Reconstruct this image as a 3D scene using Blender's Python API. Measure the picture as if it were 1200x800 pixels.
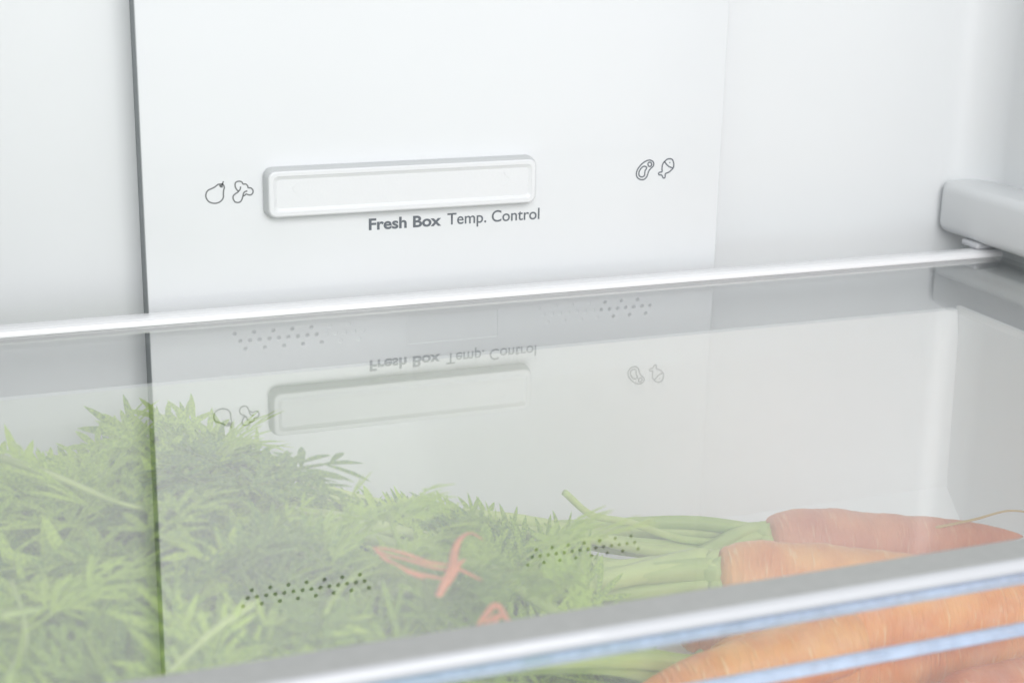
import bpy, bmesh, math, random
from mathutils import Vector, Matrix, noise
random.seed(7)
R_ = math.radians
scene = bpy.context.scene
for o in list(bpy.data.objects): bpy.data.objects.remove(o, do_unlink=True)
COL = scene.collection

# ------------------------------------------------------------------ camera
cam_d = bpy.data.cameras.new('camera'); cam = bpy.data.objects.new('camera', cam_d); COL.objects.link(cam)
cam_d.sensor_width = 36; cam_d.lens = 56.018; cam_d.clip_start = 0.01; cam_d.clip_end = 20
rr = Vector((.9306, -.3656, .0194)); uu = Vector((.0862, .2702, .9589)); ff = Vector((.3558, .8907, -.2830))
m = Matrix.Identity(4)
for i in range(3): m[i][0] = rr[i]; m[i][1] = uu[i]; m[i][2] = -ff[i]; m[i][3] = (0, -.5969, .165)[i]
cam.matrix_world = m
cam_d.dof.use_dof = True; cam_d.dof.focus_distance = .62; cam_d.dof.aperture_fstop = 15
scene.camera = cam

# ------------------------------------------------------------------ light
w = bpy.data.worlds.new('World'); scene.world = w; w.use_nodes = True
bg = w.node_tree.nodes['Background']; bg.inputs[0].default_value = (.93, .97, 1, 1); bg.inputs[1].default_value = .50
def area(name, loc, aim, sx, sy, power, col):
    l = bpy.data.lights.new(name, 'AREA'); l.shape = 'RECTANGLE'; l.size = sx; l.size_y = sy; l.energy = power; l.color = col
    o = bpy.data.objects.new(name, l); COL.objects.link(o); o.location = loc
    o.rotation_euler = (Vector(aim) - Vector(loc)).to_track_quat('-Z', 'Y').to_euler(); return o
area('studio_softbox', (.10, -1.25, .66), (.2, -.03, -.02), 1.1, .6, 13.4, (1, .995, .99))
area('added_fill_light', (.40, -1.55, .02), (.2, -.05, -.02), 1.3, .9, 5, (.985, .99, 1))  # unseen fill, added to brighten the drawer through its clear front
scene.view_settings.view_transform = 'Standard'; scene.view_settings.look = 'None'
scene.view_settings.exposure = 0.03; scene.view_settings.gamma = 1; scene.view_settings.use_curve_mapping = False
scene.cycles.use_denoising = True; scene.cycles.max_bounces = 14; scene.cycles.transparent_max_bounces = 32
scene.cycles.diffuse_bounces = 8; scene.cycles.sample_clamp_indirect = 6

# ------------------------------------------------------------------ materials
def lin(r, g, b): return (r, g, b, 1)
def mat(name, col, rough=.4, metal=0, spec=.5, bump=0, bscale=400, var=0, vscale=20, coat=0):
    M = bpy.data.materials.new(name); M.use_nodes = True; nt = M.node_tree; b = nt.nodes['Principled BSDF']
    b.inputs['Base Color'].default_value = lin(*col); b.inputs['Roughness'].default_value = rough
    b.inputs['Metallic'].default_value = metal; b.inputs['Specular IOR Level'].default_value = spec
    b.inputs['Coat Weight'].default_value = coat
    tc = nt.nodes.new('ShaderNodeTexCoord')
    if bump:
        n = nt.nodes.new('ShaderNodeTexNoise'); n.inputs['Scale'].default_value = bscale; n.inputs['Detail'].default_value = 3
        bp = nt.nodes.new('ShaderNodeBump'); bp.inputs['Strength'].default_value = bump; bp.inputs['Distance'].default_value = .0004
        nt.links.new(tc.outputs['Object'], n.inputs['Vector']); nt.links.new(n.outputs['Fac'], bp.inputs['Height']); nt.links.new(bp.outputs[0], b.inputs['Normal'])
    if var:
        n = nt.nodes.new('ShaderNodeTexNoise'); n.inputs['Scale'].default_value = vscale; n.inputs['Detail'].default_value = 4
        rp = nt.nodes.new('ShaderNodeValToRGB')
        rp.color_ramp.elements[0].position = .3; rp.color_ramp.elements[1].position = .7
        rp.color_ramp.elements[0].color = lin(*[c * (1 - var) for c in col]); rp.color_ramp.elements[1].color = lin(*[min(1, c * (1 + var)) for c in col])
        nt.links.new(tc.outputs['Object'], n.inputs['Vector']); nt.links.new(n.outputs['Fac'], rp.inputs[0]); nt.links.new(rp.outputs[0], b.inputs['Base Color'])
    return M
M_liner = mat('liner_plastic', (.725, .74, .75), .32, bump=.10, bscale=120, var=.012, vscale=9)
M_panel = mat('panel_plastic', (.70, .715, .73), .20, coat=.15, bump=.30, bscale=14, var=.008, vscale=9)
M_slider = mat('slider_plastic', (.72, .73, .745), .38, bump=.12, bscale=900)
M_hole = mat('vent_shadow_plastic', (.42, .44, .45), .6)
M_seam_shade = mat('seam_shade_grey', (.27, .29, .30), .6)  # shadow along the seam, put into the colour of the panel's side
M_slider_shade = mat('slider_shade_grey', (.60, .615, .62), .45)  # shade on the slider's sides, put into their colour
M_ink = mat('grey_ink', (.125, .14, .16), .6)
M_ink2 = mat('pale_grey_ink', (.19, .20, .205), .6)
M_trim = mat('white_trim_plastic', (.80, .80, .815), .18, coat=.3)
M_silver = mat('silver_grey_band', (.40, .405, .395), .55, bump=.3, bscale=2500, var=.04, vscale=300)
M_lip = mat('glossy_trim_edge', (.55, .56, .585), .25, coat=.5)
M_drawer = mat('frosted_drawer_plastic', (.89, .905, .915), .35, bump=.15, bscale=150, var=.02, vscale=14)

def pane_mat(name, ior, tint, rough=.0, veil=0, veilcol=(.8, .85, .9), back=1.0, curve=None):
    """thin clear sheet: mirror part by Fresnel, the rest straight through"""
    M = bpy.data.materials.new(name); M.use_nodes = True; nt = M.node_tree; nt.nodes.clear()
    out = nt.nodes.new('ShaderNodeOutputMaterial'); mx = nt.nodes.new('ShaderNodeMixShader')
    tr = nt.nodes.new('ShaderNodeBsdfTransparent'); gl = nt.nodes.new('ShaderNodeBsdfGlossy'); fr = nt.nodes.new('ShaderNodeFresnel')
    geo = nt.nodes.new('ShaderNodeNewGeometry'); mp = nt.nodes.new('ShaderNodeMapRange')
    mp.inputs['To Min'].default_value = ior; mp.inputs['To Max'].default_value = 1 / ior
    nt.links.new(geo.outputs['Backfacing'], mp.inputs['Value']); nt.links.new(mp.outputs[0], fr.inputs['IOR'])
    tr.inputs[0].default_value = lin(*tint); gl.inputs['Roughness'].default_value = rough
    last = tr.outputs[0]
    if veil:
        df = nt.nodes.new('ShaderNodeBsdfTranslucent'); d2 = nt.nodes.new('ShaderNodeBsdfDiffuse'); a = nt.nodes.new('ShaderNodeMixShader'); b = nt.nodes.new('ShaderNodeMixShader')
        df.inputs[0].default_value = lin(*veilcol); d2.inputs[0].default_value = lin(*veilcol); a.inputs[0].default_value = .5
        nt.links.new(df.outputs[0], a.inputs[1]); nt.links.new(d2.outputs[0], a.inputs[2])
        tc = nt.nodes.new('ShaderNodeTexCoord'); ns = nt.nodes.new('ShaderNodeTexNoise'); ns.inputs['Scale'].default_value = 160; ns.inputs['Detail'].default_value = 3
        r = nt.nodes.new('ShaderNodeMapRange'); r.inputs['From Min'].default_value = .3; r.inputs['From Max'].default_value = .7
        r.inputs['To Min'].default_value = veil * .75; r.inputs['To Max'].default_value = min(1, veil * 1.2)
        nt.links.new(tc.outputs['Object'], ns.inputs['Vector']); nt.links.new(ns.outputs['Fac'], r.inputs['Value']); nt.links.new(r.outputs[0], b.inputs[0])
        nt.links.new(tr.outputs[0], b.inputs[1]); nt.links.new(a.outputs[0], b.inputs[2]); last = b.outputs[0]
    wk = nt.nodes.new('ShaderNodeMapRange'); wk.inputs['To Min'].default_value = 1; wk.inputs['To Max'].default_value = back
    ml = nt.nodes.new('ShaderNodeMath'); ml.operation = 'MULTIPLY'; nt.links.new(geo.outputs['Backfacing'], wk.inputs['Value'])
    if curve:      # coated glass: base + gain * (1 - cos) ** power
        dp = nt.nodes.new('ShaderNodeVectorMath'); dp.operation = 'DOT_PRODUCT'; nt.links.new(geo.outputs['Normal'], dp.inputs[0]); nt.links.new(geo.outputs['Incoming'], dp.inputs[1])
        ab = nt.nodes.new('ShaderNodeMath'); ab.operation = 'ABSOLUTE'; nt.links.new(dp.outputs['Value'], ab.inputs[0])
        on = nt.nodes.new('ShaderNodeMath'); on.operation = 'SUBTRACT'; on.inputs[0].default_value = 1; nt.links.new(ab.outputs[0], on.inputs[1])
        pw = nt.nodes.new('ShaderNodeMath'); pw.operation = 'POWER'; pw.inputs[1].default_value = curve[2]; nt.links.new(on.outputs[0], pw.inputs[0])
        fr = nt.nodes.new('ShaderNodeMath'); fr.operation = 'MULTIPLY_ADD'; fr.inputs[1].default_value = curve[1]; fr.inputs[2].default_value = curve[0]; nt.links.new(pw.outputs[0], fr.inputs[0])
    nt.links.new(fr.outputs[0], ml.inputs[0]); nt.links.new(wk.outputs[0], ml.inputs[1])
    nt.links.new(ml.outputs[0], mx.inputs[0]); nt.links.new(last, mx.inputs[1]); nt.links.new(gl.outputs[0], mx.inputs[2]); nt.links.new(mx.outputs[0], out.inputs[0])
    return M
M_glass = pane_mat('shelf_glass', 1.5, (.995, 1, .995), veil=.022, back=.22, curve=(.04, .62, 1.4))
M_clear = pane_mat('clear_drawer_plastic', 1.35, (.985, .985, .985), .05, .13, (.92, .92, .93))
M_blue = pane_mat('clear_edge_blue_reflection', 1.5, (.80, .88, .98), .1, .75, (.72, .82, .97))  # bluish reflection on the clear edges, put into tint and veil

def carrot_mat(name, c1, c2, c3):
    M = bpy.data.materials.new(name); M.use_nodes = True; nt = M.node_tree; b = nt.nodes['Principled BSDF']; L = nt.links.new
    tc = nt.nodes.new('ShaderNodeTexCoord')
    def ns(scale, vec, det=4):
        mpn = nt.nodes.new('ShaderNodeMapping'); mpn.inputs['Scale'].default_value = vec; n = nt.nodes.new('ShaderNodeTexNoise')
        n.inputs['Scale'].default_value = scale; n.inputs['Detail'].default_value = det; L(tc.outputs['Object'], mpn.inputs[0]); L(mpn.outputs[0], n.inputs['Vector']); return n.outputs['Fac']
    a = ns(70, (1, 1, 1)); r1 = nt.nodes.new('ShaderNodeValToRGB'); r1.color_ramp.elements[0].position = .32; r1.color_ramp.elements[1].position = .68
    r1.color_ramp.elements[0].color = lin(*c1); r1.color_ramp.elements[1].color = lin(*c2); L(a, r1.inputs[0])
    s = ns(120, (6, 1, 1), 2); r2 = nt.nodes.new('ShaderNodeMapRange'); r2.inputs['From Min'].default_value = .60; r2.inputs['From Max'].default_value = .72; r2.inputs['To Max'].default_value = .55
    L(s, r2.inputs['Value']); mx = nt.nodes.new('ShaderNodeMixRGB'); mx.inputs[2].default_value = lin(*c3); L(r2.outputs[0], mx.inputs[0]); L(r1.outputs[0], mx.inputs[1]); L(mx.outputs[0], b.inputs['Base Color'])
    bp = nt.nodes.new('ShaderNodeBump'); bp.inputs['Strength'].default_value = .9; bp.inputs['Distance'].default_value = .0010; L(s, bp.inputs['Height']); L(bp.outputs[0], b.inputs['Normal'])
    b.inputs['Roughness'].default_value = .42; b.inputs['Subsurface Weight'].default_value = .15; b.inputs['Subsurface Radius'].default_value = (.004, .0015, .0005); b.inputs['Subsurface Scale'].default_value = 1
    return M
M_carrot = carrot_mat('carrot_skin', (.78, .25, .045), (.94, .44, .12), (.95, .66, .34))
M_carrot_red = carrot_mat('carrot_skin_reddish', (.66, .21, .10), (.80, .32, .15), (.85, .50, .3))

def plant_mat(name, c1, c2, trans, rough=.5, vscale=90):
    M = bpy.data.materials.new(name); M.use_nodes = True; nt = M.node_tree; b = nt.nodes['Principled BSDF']; L = nt.links.new; out = nt.nodes['Material Output']
    tc = nt.nodes.new('ShaderNodeTexCoord'); n = nt.nodes.new('ShaderNodeTexNoise'); n.inputs['Scale'].default_value = vscale; n.inputs['Detail'].default_value = 2
    L(tc.outputs['Object'], n.inputs['Vector']); oi = nt.nodes.new('ShaderNodeObjectInfo'); ad = nt.nodes.new('ShaderNodeMath'); ad.operation = 'ADD'
    mu = nt.nodes.new('ShaderNodeMath'); mu.operation = 'MULTIPLY_ADD'; mu.inputs[1].default_value = .5; mu.inputs[2].default_value = -.17
    L(oi.outputs['Random'], mu.inputs[0]); L(mu.outputs[0], ad.inputs[0]); L(n.outputs['Fac'], ad.inputs[1])
    r = nt.nodes.new('ShaderNodeValToRGB'); r.color_ramp.elements[0].position = .2; r.color_ramp.elements[1].position = .8
    r.color_ramp.elements[0].color = lin(*c1); r.color_ramp.elements[1].color = lin(*c2); L(ad.outputs[0], r.inputs[0]); L(r.outputs[0], b.inputs['Base Color'])
    b.inputs['Roughness'].default_value = rough
    if trans:
        t = nt.nodes.new('ShaderNodeBsdfTranslucent'); hs = nt.nodes.new('ShaderNodeHueSaturation'); hs.inputs['Value'].default_value = 1.25; hs.inputs['Saturation'].default_value = 1.05
        L(r.outputs[0], hs.inputs['Color']); L(hs.outputs[0], t.inputs[0]); mx = nt.nodes.new('ShaderNodeMixShader'); mx.inputs[0].default_value = trans
        L(b.outputs[0], mx.inputs[1]); L(t.outputs[0], mx.inputs[2]); L(mx.outputs[0], out.inputs[0])
    return M
M_leaf = plant_mat('carrot_leaf', (.085, .21, .025), (.60, .78, .11), .34)
M_stem = plant_mat('carrot_stalk', (.42, .58, .13), (.68, .80, .27), .15, .35, 60)
M_band = mat('orange_red_band', (.86, .27, .11), .45, var=.2, vscale=200)
M_root = mat('pale_rootlet', (.62, .44, .18), .6)

# ------------------------------------------------------------------ helpers
def link(name, me, material=None, parent=None, smooth=True):
    o = bpy.data.objects.new(name, me); COL.objects.link(o)
    if material and not me.materials: me.materials.append(material)
    if parent: o.parent = parent
    if smooth:
        for p in me.polygons: p.use_smooth = True
    return o
def from_bm(name, bm, material, parent=None, smooth=True):
    me = bpy.data.meshes.new(name); bm.to_mesh(me); bm.free(); return link(name, me, material, parent, smooth)
def tag(o, label=None, cat=None, group=None, kind=None):
    for k, v in (('label', label), ('category', cat), ('group', group), ('kind', kind)):
        if v: o[k] = v
    return o
def empty(name, loc=(0, 0, 0)):
    o = bpy.data.objects.new(name, None); COL.objects.link(o); o.location = loc; o.empty_display_size = .01; return o
def rbox(name, x0, x1, y0, y1, z0, z1, r, material, parent=None, seg=3):
    bm = bmesh.new(); bmesh.ops.create_cube(bm, size=1)
    for v in bm.verts:
        v.co = Vector(((x0 + x1) / 2 + v.co.x * (x1 - x0), (y0 + y1) / 2 + v.co.y * (y1 - y0), (z0 + z1) / 2 + v.co.z * (z1 - z0)))
    if r: bmesh.ops.bevel(bm, geom=bm.edges[:], offset=r, segments=seg, affect='EDGES', profile=.5)
    return from_bm(name, bm, material, parent, smooth=bool(r) and seg > 2)
def extrude_x(name, prof, x0, x1, material, parent=None, smooth=False):
    """closed (y,z) profile swept along x"""
    bm = bmesh.new(); a = [bm.verts.new((x0, y, z)) for y, z in prof]; b = [bm.verts.new((x1, y, z)) for y, z in prof]; n = len(prof)
    for i in range(n): bm.faces.new((a[i], a[(i + 1) % n], b[(i + 1) % n], b[i]))
    bm.faces.new(a[::-1]); bm.faces.new(b); bmesh.ops.recalc_face_normals(bm, faces=bm.faces[:])
    return from_bm(name, bm, material, parent, smooth)
def catmull(P, n):
    P = [Vector(p) for p in P]; Q = [P[0] * 2 - P[1]] + P + [P[-1] * 2 - P[-2]]; out = []
    for i in range(1, len(Q) - 2):
        p0, p1, p2, p3 = Q[i - 1:i + 3]
        for k in range(n):
            t = k / n; out.append(.5 * ((2 * p1) + (p2 - p0) * t + (2 * p0 - 5 * p1 + 4 * p2 - p3) * t * t + (3 * p1 - p0 - 3 * p2 + p3) * t ** 3))
    out.append(P[-1]); return out
def tube(bm, path, rad, sides=8, ridge=0, flat=1.0):
    prev = None; up = Vector((0, 0, 1)); N = len(path)
    for i, p in enumerate(path):
        t = (path[min(i + 1, N - 1)] - path[max(i - 1, 0)]).normalized()
        s = t.cross(up)
        if s.length < .05: s = t.cross(Vector((1, 0, 0)))
        s.normalize(); u = s.cross(t); r = rad(i / (N - 1)); ring = []
        for k in range(sides):
            a = 2 * math.pi * k / sides; q = r * (1 + (ridge if k % 2 else -ridge))
            ring.append(bm.verts.new(p + s * math.cos(a) * q + u * math.sin(a) * q * flat))
        if prev:
            for k in range(sides): bm.faces.new((prev[k], prev[(k + 1) % sides], ring[(k + 1) % sides], ring[k]))
        else: bm.faces.new(ring[::-1])
        prev = ring
    bm.faces.new(prev)

# ------------------------------------------------------------------ the cabinet
YB = .017
def arc(cx, cy, r, a0, a1, n=10): return [(cx + r * math.cos(R_(a0 + (a1 - a0) * i / n)), cy + r * math.sin(R_(a0 + (a1 - a0) * i / n))) for i in range(n + 1)]
XL, XR, YF, ZB, ZT, FR = -.055, .480, -.345, -.165, .78, .021
prof = [(XL, YF)] + arc(XL + FR, YB - FR, FR, 180, 90) + arc(XR - FR, YB - FR, FR, 90, 0) + [(XR, YF)]
T = .006
outer = [(XR + T, YF), (XR + T, YB + T), (XL - T, YB + T), (XL - T, YF)]
bm = bmesh.new()
zs = [ZB, ZT]
va = [[bm.verts.new((x, y, z)) for x, y in prof] for z in zs]; vo = [[bm.verts.new((x, y, z)) for x, y in outer] for z in zs]
for i in range(len(prof) - 1): bm.faces.new((va[0][i], va[0][i + 1], va[1][i + 1], va[1][i]))
for i in range(3): bm.faces.new((vo[0][i], vo[0][i + 1], vo[1][i + 1], vo[1][i]))
bm.faces.new((va[0][-1], vo[0][0], vo[1][0], va[1][-1])); bm.faces.new((vo[0][-1], va[0][0], va[1][0], vo[1][-1]))
bmesh.ops.recalc_face_normals(bm, faces=bm.faces[:])
wall = tag(from_bm('inner_wall', bm, M_liner), kind='structure')
for e in wall.data.polygons: e.use_smooth = False
for i in range(1, len(prof) - 2): wall.data.polygons[i].use_smooth = True
tag(rbox('cabinet_floor', XL - T, XR + T, YF, YB + T, ZB - .006, ZB - .0005, 0, M_liner), kind='structure')
tag(rbox('ceiling', XL - T, XR + T, YF, YB + T, ZT + .0005, ZT + .008, 0, M_liner), kind='structure')
# moulded rib over the shelf end and the rest under it
rib = empty('shelf_support', (.465, -.15, .0)); tag(rib, 'white moulded rib on the right side wall holding the shelf end', 'shelf support')
def ribbox(name, x0, x1, y0, y1, z0, z1, r):
    o = rbox(name, x0, x1, y0, y1, z0, z1, r, M_liner, rib, 4); o.location = -rib.location; return o
ribbox('upper_rib', .4590, .490, -.335, .0160, .0060, .0305, .0050)
ribbox('lower_rest', .4585, .490, -.335, .0158, -.0150, -.0048, .003)

# ------------------------------------------------------------------ raised air duct panel
panel = empty('air_duct_panel', (.2108, 0, -.1)); tag(panel, 'glossy white raised panel with printed food icons on the back wall', 'panel')
def onpanel(o): o.parent = panel; o.location = -panel.location; return o
PX0, PX1, PZ0, PZ1 = .0886, .3330, -.1, .405
def vents_low(x0, z):   # (x, z, deep)
    P = []
    for k in range(7): P.append((x0 + k * .0077, z, k))
    for k in range(14): P.append((x0 + .0022 + k * .00385, z - .0032, k / 2))
    for k in range(7): P.append((x0 + .0042 + k * .0077, z - .0066, k))
    return P
def vents_high(x0, z):
    P = []
    for k in range(8): P.append((x0 + k * .0077, z))
    for k in range(14): P.append((x0 + .0020 + k * .00385, z - .0034))
    for k in range(7): P.append((x0 + .0038 + k * .0077, z - .0067))
    return P
lowL, lowR = vents_low(.1213, -.0110), vents_low(.2502, -.0110)
open_holes = [(x, z) for x, z, k in lowL if k < 4.1] + [(x, z) for x, z, k in lowR if k > 3.2] + vents_high(.1214, .1280) + vents_high(.2482, .1282)
blind = [(x, z) for x, z, k in lowL if k >= 4.1] + [(x, z) for x, z, k in lowR if k <= 3.2]
def rrect(x0, x1, z0, z1, r, n=6):
    P = []
    for cx, cz, a in ((x1 - r, z1 - r, 0), (x0 + r, z1 - r, 90), (x0 + r, z0 + r, 180), (x1 - r, z0 + r, 270)):
        for i in range(n + 1): b = R_(a + 90 * i / n); P.append((cx + r * math.cos(b), cz + r * math.sin(b)))
    return P
def plate(name, loops, y_front, depth, bevel, material):
    cu = bpy.data.curves.new(name, 'CURVE'); cu.dimensions = '2D'; cu.fill_mode = 'BOTH'; cu.extrude = depth / 2 - bevel; cu.bevel_depth = bevel; cu.bevel_resolution = 2; cu.offset = -bevel
    for P in loops:
        s = cu.splines.new('POLY'); s.points.add(len(P) - 1); s.use_cyclic_u = True
        for q, (x, z) in zip(s.points, P): q.co = (x, z, 0, 1)
    t = bpy.data.objects.new('tmp', cu); COL.objects.link(t); bpy.context.view_layer.update()
    me = bpy.data.meshes.new_from_object(t.evaluated_get(bpy.context.evaluated_depsgraph_get())); bpy.data.objects.remove(t)
    me.transform(Matrix(((1, 0, 0, 0), (0, 0, -1, y_front + depth / 2), (0, 1, 0, 0), (0, 0, 0, 1)))); me.materials.clear()
    o = link(name, me, material, None, False); return o
def circle(x, z, r, n=12): return [(x + r * math.cos(2 * math.pi * i / n), z + r * math.sin(2 * math.pi * i / n)) for i in range(n)]
HR = .00084
tab = rrect(.1925, .2318, -.0217, -.0100, .0006, 3)
onpanel(plate('front_plate', [[(PX0, PZ0), (PX1, PZ0), (PX1, PZ1), (PX0, PZ1)], tab] + [circle(x, z, HR) for x, z in open_holes + blind], 0, .0025, .00025, M_panel))
onpanel(rbox('shaded_panel_side', PX0 + .0006, PX1 - .0006, .00255, .0168, PZ0, PZ1, 0, M_seam_shade))
onpanel(rbox('tab_floor', .1915, .2328, .00045, .0012, -.0227, -.0090, 0, M_panel))
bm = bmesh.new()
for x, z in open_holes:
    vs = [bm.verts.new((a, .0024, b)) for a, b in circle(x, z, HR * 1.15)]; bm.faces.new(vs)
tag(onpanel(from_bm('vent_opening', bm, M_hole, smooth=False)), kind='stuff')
bm = bmesh.new()
for x, z in blind:
    vs = [bm.verts.new((a, .00035, b)) for a, b in circle(x, z, HR * 1.15)]; bm.faces.new(vs)
tag(onpanel(from_bm('vent_dimple', bm, M_panel, smooth=False)), kind='stuff')
# slider: drafted sides with shade put into their grey, white dished face
def dish(name, steps, cap, material):
    X0, X1, Z0, Z1 = .1340, .2462, .0346, .0543; bm = bmesh.new(); rings = []
    for ins, y in steps:
        rings.append([bm.verts.new((x, y, z)) for x, z in rrect(X0 + ins, X1 - ins, Z0 + ins, Z1 - ins, max(.0036 - ins * .55, .0006), 6)])
    for a, b in zip(rings, rings[1:]):
        for i in range(len(a)): bm.faces.new((a[i], a[(i + 1) % len(a)], b[(i + 1) % len(a)], b[i]))
    if cap: bm.faces.new(rings[-1])
    bmesh.ops.recalc_face_normals(bm, faces=bm.faces[:]); return from_bm(name, bm, material, None, False)
slider = onpanel(dish('temperature_slider', ((.0009, -.0052), (.0011, -.0056), (.0015, -.0058), (.0028, -.0058), (.0031, -.0056), (.0040, -.0052), (.0043, -.0051)), True, M_slider)); slider.data.polygons[len(slider.data.polygons) - 1].use_smooth = False
sb = dish('slider_shaded_sides', ((0, .0002), (0, -.0010), (.0003, -.0035), (.0008, -.0052), (.0010, -.0051)), False, M_slider_shade); sb.parent = slider
def stroke(name, lines, wid, y, material, parent, closed=(), thick=.00008):
    bm = bmesh.new()
    for li, P in enumerate(lines):
        c = li in closed; P = [Vector((x / 1000, 0, z / 1000)) for x, z in P]
        Q = catmull(P + ([P[0]] if c else []), 5)
        if c: Q = Q[:-1]
        n = len(Q); L = []
        for i in range(n):
            a = Q[(i - 1) % n] if c else Q[max(i - 1, 0)]; b = Q[(i + 1) % n] if c else Q[min(i + 1, n - 1)]
            t = (b - a).normalized(); s = Vector((-t.z, 0, t.x)) * wid / 2
            L.append([bm.verts.new(q + Vector((0, y, 0)) + k * s) for q, k in ((Q[i], 1), (Q[i], -1))] + [bm.verts.new(q + Vector((0, y + thick, 0)) + k * s) for q, k in ((Q[i], -1), (Q[i], 1))])
        for i in range(n if c else n - 1):
            A, B = L[i], L[(i + 1) % n]
            for k in range(4): bm.faces.new((A[k], A[(k + 1) % 4], B[(k + 1) % 4], B[k]))
    bmesh.ops.recalc_face_normals(bm, faces=bm.faces[:])
    o = from_bm(name, bm, material, None, False)
    if parent is panel: onpanel(o)
    else: o.parent = parent
    return o
stroke('arrow_mark', [[(146.6, 48.6), (144.6, 46.4), (147.0, 44.0)]], .0005, -.00525, M_slider, slider, thick=.00015)
stroke('arrow_mark', [[(231.6, 48.2), (234.0, 45.6), (231.4, 43.0)]], .0005, -.00525, M_slider, slider, thick=.00015)
PEAR = [(117.8,48.62),(116.71,48.5),(115.59,47.68),(114.27,47.05),(112.95,46.51),(112.18,45.54),(111.96,44.23),(112.39,42.89),(113.44,41.82),(115.16,41.33),(116.7,41.55),(117.9,42.28),(118.59,43.43),(118.67,44.75),(118.8,46.06),(119.1,47.15),(118.87,48.13),(118.36,48.59)]
BROC = [(123.04,41.41),(122.41,42.56),(122.45,43.79),(123.35,44.63),(124.38,45.32),(123.71,46.37),(123.3,47.37),(123.34,48.6),(123.93,49.18),(124.94,49.35),(125.89,48.99),(126.4,48.18),(127.41,48.12),(128.13,47.33),(128.25,46.67),(129.26,46.52),(130.07,45.68),(130.04,44.58),(129.27,43.86),(128.3,43.92),(127.43,44.23),(126.84,43.73),(126.18,43.5),(125.79,42.37),(125.15,41.43),(124.13,41.13)]
STEAK = [(299.35,49.44),(300.57,48.9),(301.15,47.91),(300.94,46.82),(299.92,45.9),(299.04,44.86),(298.57,43.54),(298.09,42.35),(297.2,41.47),(296.01,41.24),(294.67,41.6),(293.56,42.58),(293.23,43.93),(293.56,45.48),(294.42,46.77),(295.69,48.04),(297.11,48.94),(298.28,49.37)]
STEAK2 = [(296.8,46.97),(297.75,46.61),(297.84,45.88),(297.24,45.06),(297.14,43.86),(296.92,42.9),(295.96,42.41),(294.88,42.76),(294.38,43.63),(294.51,44.83),(295.13,45.89),(296.02,46.7)]
BONE = [(300.16,47.59),(300.06,47.13),(299.77,46.81),(299.35,46.71),(298.91,46.85),(298.58,47.2),(298.45,47.67),(298.54,48.12),(298.83,48.45),(299.26,48.55),(299.69,48.41),(300.02,48.06)]
FISH = [(306.33,48.63),(307.5,49.43),(308.84,49.54),(309.8,49.2),(310.4,48.08),(310.68,46.85),(310.52,45.76),(309.63,44.71),(308.33,43.79),(306.88,43.25),(306.82,41.92),(306.36,41.4),(305.75,41.73),(305.16,42.73),(304.08,42.91),(303.57,43.42),(304.02,44.0),(305.22,44.19),(305.16,45.41),(305.22,46.86),(305.7,47.93)]
YP = -.00012
stroke('pear_icon', [PEAR, [(118.83,49.66),(118.54,48.85),(118.17,48.16)], [(117.35,48.29),(117.72,47.57),(118.5,47.53)], [(117.7,48.3),(118.0,47.9),(118.5,48.0)]], .00054, YP, M_ink2, panel, (0,))
stroke('broccoli_icon', [BROC, [(125.32,47.26),(125.2,46.3),(124.47,45.36)], [(127.91,45.44),(126.97,45.18),(126.43,44.55),(126.18,43.59)]], .00054, YP, M_ink2, panel, (0,))
stroke('steak_icon', [STEAK, STEAK2, BONE], .00054, YP, M_ink, panel, (0, 1, 2))
stroke('fish_icon', [FISH, [(306.07,48.52),(307.21,47.26),(308.48,46.22),(310.12,45.61)], [(308.5,47.92),(308.9,47.92)]], .00054, YP, M_ink, panel, (0,))
def text_mesh(body, off):
    cu = bpy.data.curves.new('t', 'FONT'); cu.body = body; cu.offset = off; cu.resolution_u = 6
    t = bpy.data.objects.new('tmp', cu); COL.objects.link(t); bpy.context.view_layer.update()
    me = bpy.data.meshes.new_from_object(t.evaluated_get(bpy.context.evaluated_depsgraph_get())); bpy.data.objects.remove(t); me.materials.clear(); return me
def lettering(name, body, x0, x1, zb, cap, off):
    me = text_mesh(body, off); xs = [v.co.x for v in me.vertices]; B = text_mesh('B', off); ys = [v.co.y for v in B.vertices]; s = cap / (max(ys) - min(ys)); lo = min(ys)
    for v in me.vertices: v.co = Vector((x0 + (v.co.x - min(xs)) / (max(xs) - min(xs)) * (x1 - x0), YP, zb + (v.co.y - lo) * s))
    return onpanel(link(name, me, M_ink, None, False))
lettering('bold_lettering', 'Fresh Box', .1762, .2066, .0270, .0047, .028)
lettering('thin_lettering', 'Temp. Control', .2092, .2495, .0272, .0047, .008)

# ------------------------------------------------------------------ glass shelf
shelf = empty('glass_shelf', (.21, -.15, 0)); tag(shelf, 'glass shelf with white rear rail and silver front trim above the drawer', 'shelf')
def onshelf(o): o.parent = shelf; o.location = -shelf.location; return o
SX0, SX1 = -.048, .4725
onshelf(rbox('glass_pane', SX0, SX1, -.2990, -.0127, -.0022, 0, 0, M_glass))
y0, y1 = -.0180, -.0040
rail = [(-.0095, -.0030), (-.0095, .0022), (-.0105, .0030), (-.0140, .0031), (-.0160, .0028), (-.0174, .0020), (y0, .0008), (-.0180, .0001), (-.0125, .0001), (-.0125, -.0023), (-.0165, -.0023), (-.0165, -.0030)]
onshelf(extrude_x('rear_rail', rail, SX0 - .001, SX1, M_trim))
onshelf(rbox('rail_end_clip', .4600, .4745, -.0150, -.0030, .0032, .0062, .0012, M_lip))
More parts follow.
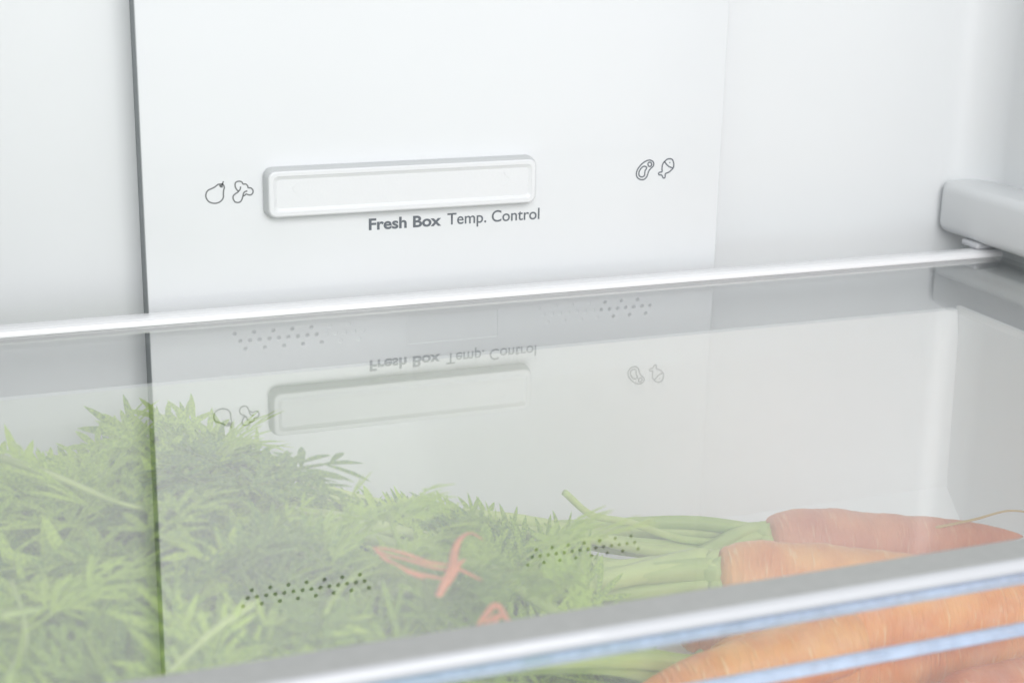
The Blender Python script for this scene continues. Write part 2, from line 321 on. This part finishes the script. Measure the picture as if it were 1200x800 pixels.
# front trim: flat silver top, round white nose
onshelf(extrude_x('silver_band', [(-.2896, .0001), (-.2896, .0010), (-.2904, .0014), (-.3002, .0014), (-.3002, .0001)], SX0, SX1, M_silver))
nose = [(-.3003, .0013)] + [(-.3008 - .0019 * math.sin(R_(a)), -.0006 + .0019 * math.cos(R_(a))) for a in range(10, 181, 17)] + [(-.3003, -.0025)]
onshelf(extrude_x('front_nose', nose, SX0, SX1, M_lip, smooth=False))
onshelf(extrude_x('clear_lip', [(-.3004, -.0026), (-.3024, -.0026), (-.3024, -.0048), (-.3018, -.0054), (-.3004, -.0054)], SX0, SX1, M_blue))

# ------------------------------------------------------------------ drawer
dr = empty('crisper_drawer', (.21, -.17, -.113)); tag(dr, 'frosted vegetable drawer with clear front, full of carrots', 'drawer')
def ondr(o): o.parent = dr; o.location = -dr.location; return o
DX0, DX1, DZ = -.040, .4405, -.1135
back = [(-.0315, -.0190), (-.0300, -.0200), (-.0310, -.0320), (-.0400, -.1000), (-.0560, -.1150), (-.0560, -.1175), (-.040, -.1130), (-.0375, -.1010), (-.0280, -.0320), (-.0270, -.0190)]
back = [(-.0310, -.0192), (-.0330, -.0300), (-.0395, -.1000), (-.0540, DZ), (-.0540, DZ - .0025), (-.0375, -.1015), (-.0305, -.0300), (-.0270, -.0192)]
ondr(extrude_x('back_wall', back, DX0, DX1, M_drawer))
ondr(extrude_x('floor', [(-.0541, DZ), (-.0541, DZ - .0024), (-.3040, DZ - .0024), (-.3040, DZ)], DX0, DX1, M_drawer))
def side(name, xt, xb, t):
    bm = bmesh.new(); P = [(-.0290, -.0180), (-.0300, DZ), (-.3050, DZ), (-.3050, -.0180)]
    A = [bm.verts.new((xt if z > -.05 else xb, y, z)) for y, z in P]; B = [bm.verts.new(((xt if z > -.05 else xb) + t, y, z)) for y, z in P]
    bm.faces.new(A); bm.faces.new(B[::-1])
    for i in range(4): bm.faces.new((A[i], B[i], B[(i + 1) % 4], A[(i + 1) % 4]))
    bmesh.ops.recalc_face_normals(bm, faces=bm.faces[:]); return ondr(from_bm(name, bm, M_drawer, smooth=False))
side('side_wall', DX1 + .0006, DX1 - .0035, .0022); side('side_wall', DX0 - .001, DX0, -.002)
ondr(extrude_x('front_panel', [(-.3040, -.0030), (-.3040, DZ - .002), (-.3056, DZ - .002), (-.3056, -.0030)], DX0, DX1, M_clear))
ondr(extrude_x('front_rim', [(-.3058, -.0160), (-.3058, -.0136), (-.3078, -.0132), (-.3088, -.0137), (-.3090, -.0154), (-.3084, -.0160)], DX0, DX1, M_blue))

# ------------------------------------------------------------------ carrot leaves
def lobe(V, F, p, d, n, L, W):
    s = d.cross(n).normalized(); b = len(V)
    st = ((0, .22), (.30, .85), (.62, 1.0), (.86, .55))
    for t, wv in st:
        c = p + d * (L * t) - n * (L * .18 * t * t)
        V.append(c + s * W * wv); V.append(c - n * W * .35 * wv * 1.0); V.append(c - s * W * wv)
    V.append(p + d * L - n * L * .18)
    for i in range(3):
        for k in range(2): a = b + 3 * i + k; F.append((a, a + 1, a + 4, a + 3))
    a = b + 9; F.append((a, a + 1, b + 12)); F.append((a + 1, a + 2, b + 12))
def strip(V, F, A, B, n, w0, w1):
    d = (B - A).normalized(); s = d.cross(n).normalized(); b = len(V)
    V += [A + s * w0, A + n * w0, A - s * w0, B + s * w1, B + n * w1, B - s * w1]
    F += [(b, b + 1, b + 4, b + 3), (b + 1, b + 2, b + 5, b + 4), (b + 2, b, b + 3, b + 5)]
def frond_mesh(seed):
    rd = random.Random(seed); V, F = [], []
    L = 1.0; npair = rd.choice((4, 5, 5, 5)); bend = rd.uniform(-.30, .35); droop = rd.uniform(.1, .45)
    def P(t): return Vector((L * t, bend * t * t * L, -droop * t * t * L))
    for i in range(10): strip(V, F, P(i / 10), P((i + 1) / 10), Vector((0, 0, 1)), .017 * (1 - i / 12), .017 * (1 - (i + 1) / 12))
    def pinnule(p, d, n, size, wide):
        k = rd.choice((2, 3, 3, 3))
        s = d.cross(n)
        lobe(V, F, p, d, n, size, wide)
        for sg in (1, -1)[:k - 1]:
            a = rd.uniform(28, 48); dd = (d * math.cos(R_(a)) + s * sg * math.sin(R_(a))).normalized()
            lobe(V, F, p + d * size * rd.uniform(.08, .25), dd, n, size * rd.uniform(.6, .9), wide * .9)
    for i in range(npair):
        t = .30 + .62 * i / npair
        T = (P(t + .05) - P(t)).normalized(); up = Vector((0, 0, 1)); sdir = T.cross(up).normalized()
        lp = .56 * (1 - .80 * (t - .25)) * rd.uniform(.8, 1.1)
        for sg in (1, -1):
            ang = rd.uniform(42, 62) - 16 * t; tilt = rd.uniform(-.12, .25)
            d = (T * math.cos(R_(ang)) + sdir * sg * math.sin(R_(ang)) + up * tilt).normalized(); n = (up - d * d.dot(up)).normalized()
            n = (n + sdir * rd.uniform(-.25, .25)).normalized(); n = (n - d * n.dot(d)).normalized()
            base = P(t + rd.uniform(0, .03)); mI = 3 if rd.random() < .7 else 2
            cur = rd.uniform(-.25, .1)
            def Q(u): return base + d * lp * u + n * cur * lp * u * u
            for j in range(4): strip(V, F, Q(j / 4 * .85), Q((j + 1) / 4 * .85), n, .009, .008)
            s2 = d.cross(n)
            for j in range(mI):
                u = .28 + .55 * j / mI
                for s3 in (1, -1):
                    a = rd.uniform(38, 55); dd = (d * math.cos(R_(a)) + s2 * s3 * math.sin(R_(a)) + n * rd.uniform(-.2, .35)).normalized()
                    nn = (n - dd * n.dot(dd)).normalized(); pinnule(Q(u), dd, nn, (.09 + lp * .30) * rd.uniform(.7, 1.1), .0165)
            pinnule(Q(.82), d, n, .10 + lp * .26, .0170)
    T = (P(1) - P(.95)).normalized(); pinnule(P(.93), T, Vector((0, 0, 1)), .19, .018)
    pinnule(P(.80), (T + Vector((0, .9, .1))).normalized(), Vector((0, 0, 1)), .16, .017); pinnule(P(.80), (T + Vector((0, -.9, .1))).normalized(), Vector((0, 0, 1)), .16, .017)
    me = bpy.data.meshes.new('leaf'); me.from_pydata([tuple(v) for v in V], [], F); me.update(); me.materials.append(M_leaf)
    for p in me.polygons: p.use_smooth = True
    return me
FR_M = [frond_mesh(s) for s in range(10)]
BB = [[v.co.copy() for v in list(me.vertices)[::9]] for me in FR_M]

def pile_top(x, y):
    k = [(-.06, -.030), (.02, -.024), (.088, -.017), (.112, -.037), (.140, -.055), (.175, -.067), (.26, -.076)]
    z = k[-1][1]
    for (a, b), (c, d) in zip(k, k[1:]):
        if a <= x <= c: z = b + (d - b) * (x - a) / (c - a); break
    return min(-.0065, z + max(0, (-.045 - y)) * .34)
def put_leaf(stem, p, tan, rd, smin=.055, smax=.115, xmax=.222):
    for _ in range(80):
        mi = rd.randrange(len(FR_M)); s = rd.uniform(smin, smax)
        d = (tan * rd.uniform(.2, 1) + Vector((rd.uniform(-1, .8), rd.uniform(-.8, .6), rd.uniform(-.3, 1.0)))).normalized()
        up = Vector((rd.uniform(-.8, .4), rd.uniform(-1.5, -.3), rd.uniform(.1, 1.0))).normalized(); y = up.cross(d).normalized(); z = d.cross(y)
        M = Matrix(((d.x * s, y.x * s, z.x * s, p.x), (d.y * s, y.y * s, z.y * s, p.y), (d.z * s, y.z * s, z.z * s, p.z), (0, 0, 0, 1)))
        ok = True
        for v in BB[mi]:
            q = M @ v
            if not (-.037 < q.x < (xmax if q.y < -.145 else .248) and -.300 < q.y < -.041 and DZ + .001 < q.z < pile_top(q.x, q.y)) or (.122 < q.x < .168 and -.215 < q.y < -.11 and q.z > -.037) or (q.x > .145 and q.y < -.205): ok = False; break
        if ok:
            o = bpy.data.objects.new('leaf', FR_M[mi]); COL.objects.link(o); o.parent = stem; o.matrix_basis = M; return True
    return False

# ------------------------------------------------------------------ carrots
def carrot(H, Tp, R, material, label, stems, seed, knobs=1.3, sag=0, nleaf=14, flat=.75, sr=.0026):
    rd = random.Random(seed); H, Tp = Vector(H), Vector(Tp); c = empty('carrot', H); tag(c, label, 'carrot', 'carrots lying in the drawer')
    ax = Tp - H; Lc = ax.length; bm = bmesh.new(); NR, NS = 64, 40; prev = None
    d = ax.normalized(); s = d.cross(Vector((0, 0, 1))).normalized(); u = s.cross(d)
    prof = [(0, .0), (.004, .30), (.012, .55), (.03, .78), (.065, .93), (.12, 1.0), (.3, .97), (.5, .84), (.7, .62), (.85, .40), (.94, .20), (.985, .09), (1, .03)]
    def pr(t):
        for (a, b), (e, f) in zip(prof, prof[1:]):
            if t <= e: k = (t - a) / (e - a); return b + (f - b) * k
        return .03
    for i in range(NR + 1):
        t = (i / NR) ** 1.35; cen = Vector((Lc * t, math.sin(t * 5 + seed) * R * .10, -sag * math.sin(math.pi * t) + math.sin(t * 7 + seed) * R * .05))
        ring = []
        for k in range(NS):
            a = 2 * math.pi * k / NS; nz = noise.noise(Vector((t * 9 + seed * 3.1, math.cos(a) * .9, math.sin(a) * .9))) * .07 + noise.noise(Vector((t * 42 + seed, math.cos(a) * 1.6, math.sin(a) * 1.6))) * .022 * knobs
            r = R * pr(t) * (1 + nz)
            if t < .02: cen.x = Lc * t + .0008 * (1 - pr(t))
            ring.append(bm.verts.new((cen.x, cen.y + math.cos(a) * r, cen.z + math.sin(a) * r)))
        if prev:
            for k in range(NS): bm.faces.new((prev[k], prev[(k + 1) % NS], ring[(k + 1) % NS], ring[k]))
        prev = ring
    bm.faces.new(prev[::-1]); bmesh.ops.remove_doubles(bm, verts=bm.verts[:], dist=1e-6); bmesh.ops.recalc_face_normals(bm, faces=bm.faces[:])
    root = from_bm('root', bm, material, c)
    root.matrix_basis = Matrix(((d.x, s.x, u.x, 0), (d.y, s.y, u.y, 0), (d.z, s.z, u.z, 0), (0, 0, 0, 1)))
    for j, (mid, end) in enumerate(stems):
        a = 2 * math.pi * j / len(stems); off = (s * math.cos(a) + u * math.sin(a)) * R * .33
        E = Vector(end); p0 = H + off + d * .0015; p1 = H + off * 1.25 - d * .009; M1 = (Vector(mid) * .5 + H.lerp(E, .36) * .5) + off * 1.2; M1.z += .002; M2 = H.lerp(E, .72) + Vector((0, rd.uniform(-.012, .012), rd.uniform(.0, .012)))
        path = catmull([p0, p1, M1, M2, E], 9); n = len(path)
        dip = rd.uniform(.005, .020)
        for q in path:
            q.z = max(q.z, DZ + .003); q.y = min(max(q.y, -.298), -.044); q.x = max(q.x, -.036); q.z = max(DZ + .003, min(q.z, pile_top(q.x, q.y) - dip))
        for _ in range(4):
            zz = [q.z for q in path]; yy = [q.y for q in path]
            for i in range(2, n - 1): path[i].z = (zz[i - 1] + zz[i] + zz[i + 1]) / 3; path[i].y = (yy[i - 1] + yy[i] + yy[i + 1]) / 3
        bm = bmesh.new(); tube(bm, path, lambda t: sr * (1 - .82 * t) * (1 + .25 * max(0, 1 - t * 9)) + .00035, 12, .14, flat)
        st = from_bm('stem', bm, M_stem, c); st.location = -H
        for q in range(nleaf):
            k = int(n * (.08 + .91 * (q + rd.random()) / nleaf)); k = min(n - 2, k); pt = path[k]
            if pt.z > pile_top(pt.x, pt.y) - .002: continue
            if pt.x > .24: continue
            put_leaf(st, pt, (path[k + 1] - path[k]).normalized(), rd)
    return c
rd = random.Random(11)
def rs(x, y, z, e=.012): return (x + rd.uniform(-e, e), y + rd.uniform(-e, e), z + rd.uniform(-e, e) * .6)
A_H = (.3045, -.1010, -.0840)
cA = carrot(A_H, (.412, -.123, -.0880), .0133, M_carrot_red, 'reddish tapering carrot at the back of the drawer with a thin curling rootlet', [
    ((.250, -.116, -.088), (.140, -.105, -.066)), ((.250, -.124, -.090), (.110, -.125, -.060)), ((.248, -.132, -.092), (.150, -.135, -.070)), ((.245, -.088, -.076), rs(.085, -.060, -.030)), ((.240, -.095, -.082), rs(.040, -.060, -.035)), ((.240, -.085, -.080), rs(.010, -.070, -.030)),
    ((.235, -.100, -.075), rs(.070, -.090, -.028)), ((.238, -.080, -.085), rs(.120, -.055, -.058)), ((.245, -.1, -.085), rs(.090, -.075, -.022))], 1, nleaf=14, sr=.0042)
cB = carrot((.2500, -.1585, -.0655), (.378, -.203, -.0720), .0142, M_carrot, 'pale orange thick carrot in front of the reddish one, under the glass', [
    ((.195, -.160, -.068), rs(.040, -.130, -.030)), ((.195, -.165, -.066), rs(.000, -.150, -.025)), ((.190, -.172, -.070), rs(.060, -.190, -.025)),
    ((.190, -.155, -.075), rs(.090, -.110, -.040)), ((.200, -.170, -.074), rs(-.010, -.200, -.030)), ((.195, -.150, -.060), rs(.110, -.130, -.035)), ((.200, -.178, -.078), rs(.100, -.21, -.040))], 2, nleaf=14, sr=.0056)
cC = carrot((.2720, -.2170, -.0620), (.190, -.214, -.0720), .0108, M_carrot, 'slim orange carrot behind the clear front with its tip pointing left', [], 3)
cD = carrot((.2700, -.1960, -.0700), (.415, -.196, -.0770), .0130, M_carrot, 'thick orange carrot behind the clear front at the right', [], 4)
cE = carrot((.2180, -.2360, -.0820), (.360, -.242, -.0880), .0135, M_carrot, 'orange carrot lowest against the clear drawer front', [
    ((.165, -.215, -.072), rs(.060, -.270, -.040)), ((.165, -.225, -.070), rs(.020, -.280, -.040)), ((.160, -.235, -.076), rs(.000, -.240, -.045)),
    ((.170, -.205, -.078), rs(.040, -.220, -.025)), ((.165, -.245, -.078), rs(.090, -.265, -.030)), ((.165, -.23, -.08), rs(.070, -.20, -.03))], 5, nleaf=14, sr=.0040)
cF = carrot((.2550, -.1250, -.0985), (.405, -.150, -.1020), .0132, M_carrot, 'orange carrot buried under the reddish and the pale one', [
    ((.20, -.11, -.095), rs(.03, -.10, -.06)), ((.20, -.12, -.095), rs(.06, -.14, -.06)), ((.19, -.13, -.09), rs(.00, -.12, -.07))], 6, nleaf=17)
cG = carrot((.2340, -.1880, -.0850), (.385, -.186, -.0980), .0138, M_carrot, 'orange carrot under the pile whose pale stalks show below the front trim', [
    ((.198, -.192, -.068), rs(.09, -.21, -.045, .006)), ((.198, -.200, -.069), rs(.08, -.235, -.045)), ((.195, -.185, -.070), rs(.06, -.20, -.04)), ((.195, -.206, -.074), rs(.07, -.25, -.05)),
    ((.190, -.195, -.074), rs(.03, -.23, -.05))], 7, nleaf=14, sr=.0046)
cI = carrot((.3050, -.2180, -.0950), (.432, -.236, -.0900), .0135, M_carrot_red, 'reddish carrot deep in the lower right corner behind the others', [], 12)
# broad leaves and bent stalks lying on top of the pile
LAID = [((0.1034, -0.2713, -0.0092), (0.1437, -0.2404, -0.0091)), ((0.0447, -0.1948, -0.0091), (0.075, -0.0827, -0.009)), ((0.0735, -0.1863, -0.0091), (0.104, -0.1148, -0.009)), ((0.0341, -0.191, -0.0091), (0.0297, -0.1148, -0.0091)), ((0.0815, -0.1823, -0.0091), (0.107, -0.1977, -0.0091)), ((0.0536, -0.264, -0.009), (0.0702, -0.2034, -0.0091)), ((0.0896, -0.2533, -0.0091), (0.1199, -0.1957, -0.009)), ((0.0363, -0.2577, -0.0091), (0.0299, -0.1896, -0.0091)), ((0.0761, -0.2387, -0.009), (0.0725, -0.1795, -0.009)), ((0.0776, -0.2677, -0.0092), (0.1, -0.2469, -0.0091)), ((0.0531, -0.2256, -0.009), (0.0514, -0.1445, -0.0092)), ((0.0177, -0.2557, -0.0091), (0.0267, -0.2002, -0.009)), ((0.1443, -0.2622, -0.0091), (0.1628, -0.2469, -0.0091)), ((0.1217, -0.2741, -0.0091), (0.1268, -0.2346, -0.0091)), ((0.1115, -0.2458, -0.009), (0.1066, -0.2162, -0.009)), ((0.1045, -0.2151, -0.0092), (0.1036, -0.1623, -0.0091)), ((0.1195, -0.2206, -0.009), (0.1254, -0.1732, -0.0091)), ((0.1328, -0.2309, -0.0091), (0.1357, -0.194, -0.0092)), ((0.136, -0.254, -0.0092), (0.1521, -0.2255, -0.0091)), ((0.1542, -0.2442, -0.009), (0.1816, -0.1738, -0.0259)), ((0.1565, -0.261, -0.0092), (0.1543, -0.2383, -0.0091)), ((0.0703, -0.1509, -0.0092), (0.089, -0.0919, -0.009)), ((0.0427, -0.156, -0.0091), (0.0466, -0.044, -0.0201)), ((0.0553, -0.1983, -0.0091), (0.0691, -0.1506, -0.0091))]
STALKS = [[(0.0163, -0.2243, -0.0112), (0.0284, -0.2238, -0.011), (0.041, -0.2218, -0.0112), (0.0517, -0.2203, -0.0112)], [(0.0248, -0.1115, -0.0111), (0.04, -0.1355, -0.0111), (0.056, -0.1632, -0.0112), (0.0733, -0.1745, -0.0111)], [(0.0764, -0.2369, -0.0111), (0.0632, -0.2496, -0.011), (0.0504, -0.2652, -0.0111)], [(0.0154, -0.2594, -0.011), (0.0213, -0.2346, -0.0112), (0.0207, -0.2041, -0.0112)]]
rd = random.Random(23)
hosts = [o for o in COL.objects if o.name.split('.')[0] == 'stem' and o.parent in (cB, cE, cA)]
for i, (a, b) in enumerate(LAID):
    a, b = Vector(a), Vector(b); d = (b - a).normalized(); sc = (b - a).length * 1.05; nrm = Vector((-.35 + rd.uniform(-.3, .3), -.75, .6 + rd.uniform(-.2, .2)))
    y = nrm.cross(d).normalized(); z = d.cross(y); o = bpy.data.objects.new('leaf', FR_M[(i * 3) % len(FR_M)]); COL.objects.link(o); o.parent = hosts[i % len(hosts)]
    sc = min(sc, .085); M = Matrix(((d.x * sc, y.x * sc, z.x * sc, a.x), (d.y * sc, y.y * sc, z.y * sc, a.y), (d.z * sc, y.z * sc, z.z * sc, a.z), (0, 0, 0, 1)))
    a.z -= max(0, max((M @ v.co).z for v in o.data.vertices) + .0045); M[2][3] = a.z; o.matrix_basis = M
for i, P in enumerate(STALKS):
    bm = bmesh.new(); tube(bm, catmull(P, 9), lambda t: .0014 - .0009 * t, 8, .08, .8); o = from_bm('stem', bm, M_stem, cB if i % 2 else cE); o.location = -o.parent.location
# thin rootlet curling off the tip of the reddish carrot
bm = bmesh.new(); tube(bm, catmull([(.372, -.119, -.0795), (.388, -.121, -.0775), (.402, -.126, -.0735), (.411, -.135, -.0745), (.417, -.146, -.0805)], 8), lambda t: .0006 * (1 - .7 * t), 6)
o = from_bm('rootlet', bm, M_root, cA); o.location = -Vector(A_H)
# cut stalk standing up behind
bm = bmesh.new(); tube(bm, catmull([A_H, (.272, -.098, -.079), (.246, -.103, -.0665), (.228, -.108, -.0590), (.2145, -.1135, -.0465)], 8), lambda t: .0016 - .0003 * t, 8, .08)
o = from_bm('stem', bm, M_stem, cA); o.location = -Vector(A_H); o['label'] = 'cut stalk end pointing up'

# ------------------------------------------------------------------ torn band among the leaves
band = empty('torn_band', (.165, -.13, -.05)); tag(band, 'torn orange red strip tangled among the carrot leaves', 'band')
def ribbon(P, w0, w1, thick=.0005):
    bm = bmesh.new(); path = catmull(P, 8); tube(bm, path, lambda t: (w0 + (w1 - w0) * t) * (.35 + .65 * math.sin(math.pi * min(1, t * 1.0 + .02)) ** .5), 6, 0, .35)
    o = from_bm('strand', bm, M_band, band); o.location = -band.location
ribbon([(0.1102, -0.225, -0.0061), (0.1139, -0.2273, -0.0062), (0.1179, -0.233, -0.006), (0.1213, -0.2383, -0.0062), (0.1264, -0.2424, -0.0061)], 0.00064, 0.00088)
ribbon([(0.1103, -0.2261, -0.0061), (0.113, -0.231, -0.0062), (0.117, -0.2357, -0.0062), (0.1209, -0.2416, -0.0061), (0.1249, -0.2453, -0.0061)], 0.00056, 0.00080)
ribbon([(0.1104, -0.2273, -0.0061), (0.1121, -0.2353, -0.0061), (0.1146, -0.2418, -0.0061), (0.1182, -0.246, -0.0062), (0.1216, -0.2494, -0.0061)], 0.00072, 0.00096)
ribbon([(0.1105, -0.2314, -0.0061), (0.1126, -0.2389, -0.0061), (0.1152, -0.2449, -0.006), (0.1171, -0.2479, -0.0061)], 0.00048, 0.00064)
ribbon([(0.1172, -0.2584, -0.0061), (0.1213, -0.2516, -0.0061), (0.1258, -0.2439, -0.0061), (0.1299, -0.2343, -0.006), (0.1343, -0.2266, -0.0062), (0.138, -0.2245, -0.0061), (0.1395, -0.2297, -0.0061)], 0.00176, 0.00048)
ribbon([(0.1196, -0.2552, -0.0061), (0.1242, -0.2486, -0.0062), (0.1284, -0.2419, -0.0062), (0.1308, -0.2399, -0.0062)], 0.00112, 0.00064)
ribbon([(0.1269, -0.2443, -0.0061), (0.1286, -0.249, -0.006), (0.1303, -0.2537, -0.006)], 0.00080, 0.00048)
ribbon([(0.1209, -0.2763, -0.0061), (0.1257, -0.2704, -0.0061), (0.129, -0.2675, -0.0061), (0.1284, -0.2769, -0.0062)], 0.00096, 0.00112)
ribbon([(0.1216, -0.2777, -0.006), (0.1258, -0.2734, -0.0061), (0.1281, -0.2743, -0.006), (0.1289, -0.2789, -0.0062)], 0.00072, 0.00096)
ribbon([(0.1225, -0.2787, -0.0061), (0.1252, -0.2761, -0.006), (0.1287, -0.2715, -0.006)], 0.00072, 0.00064)
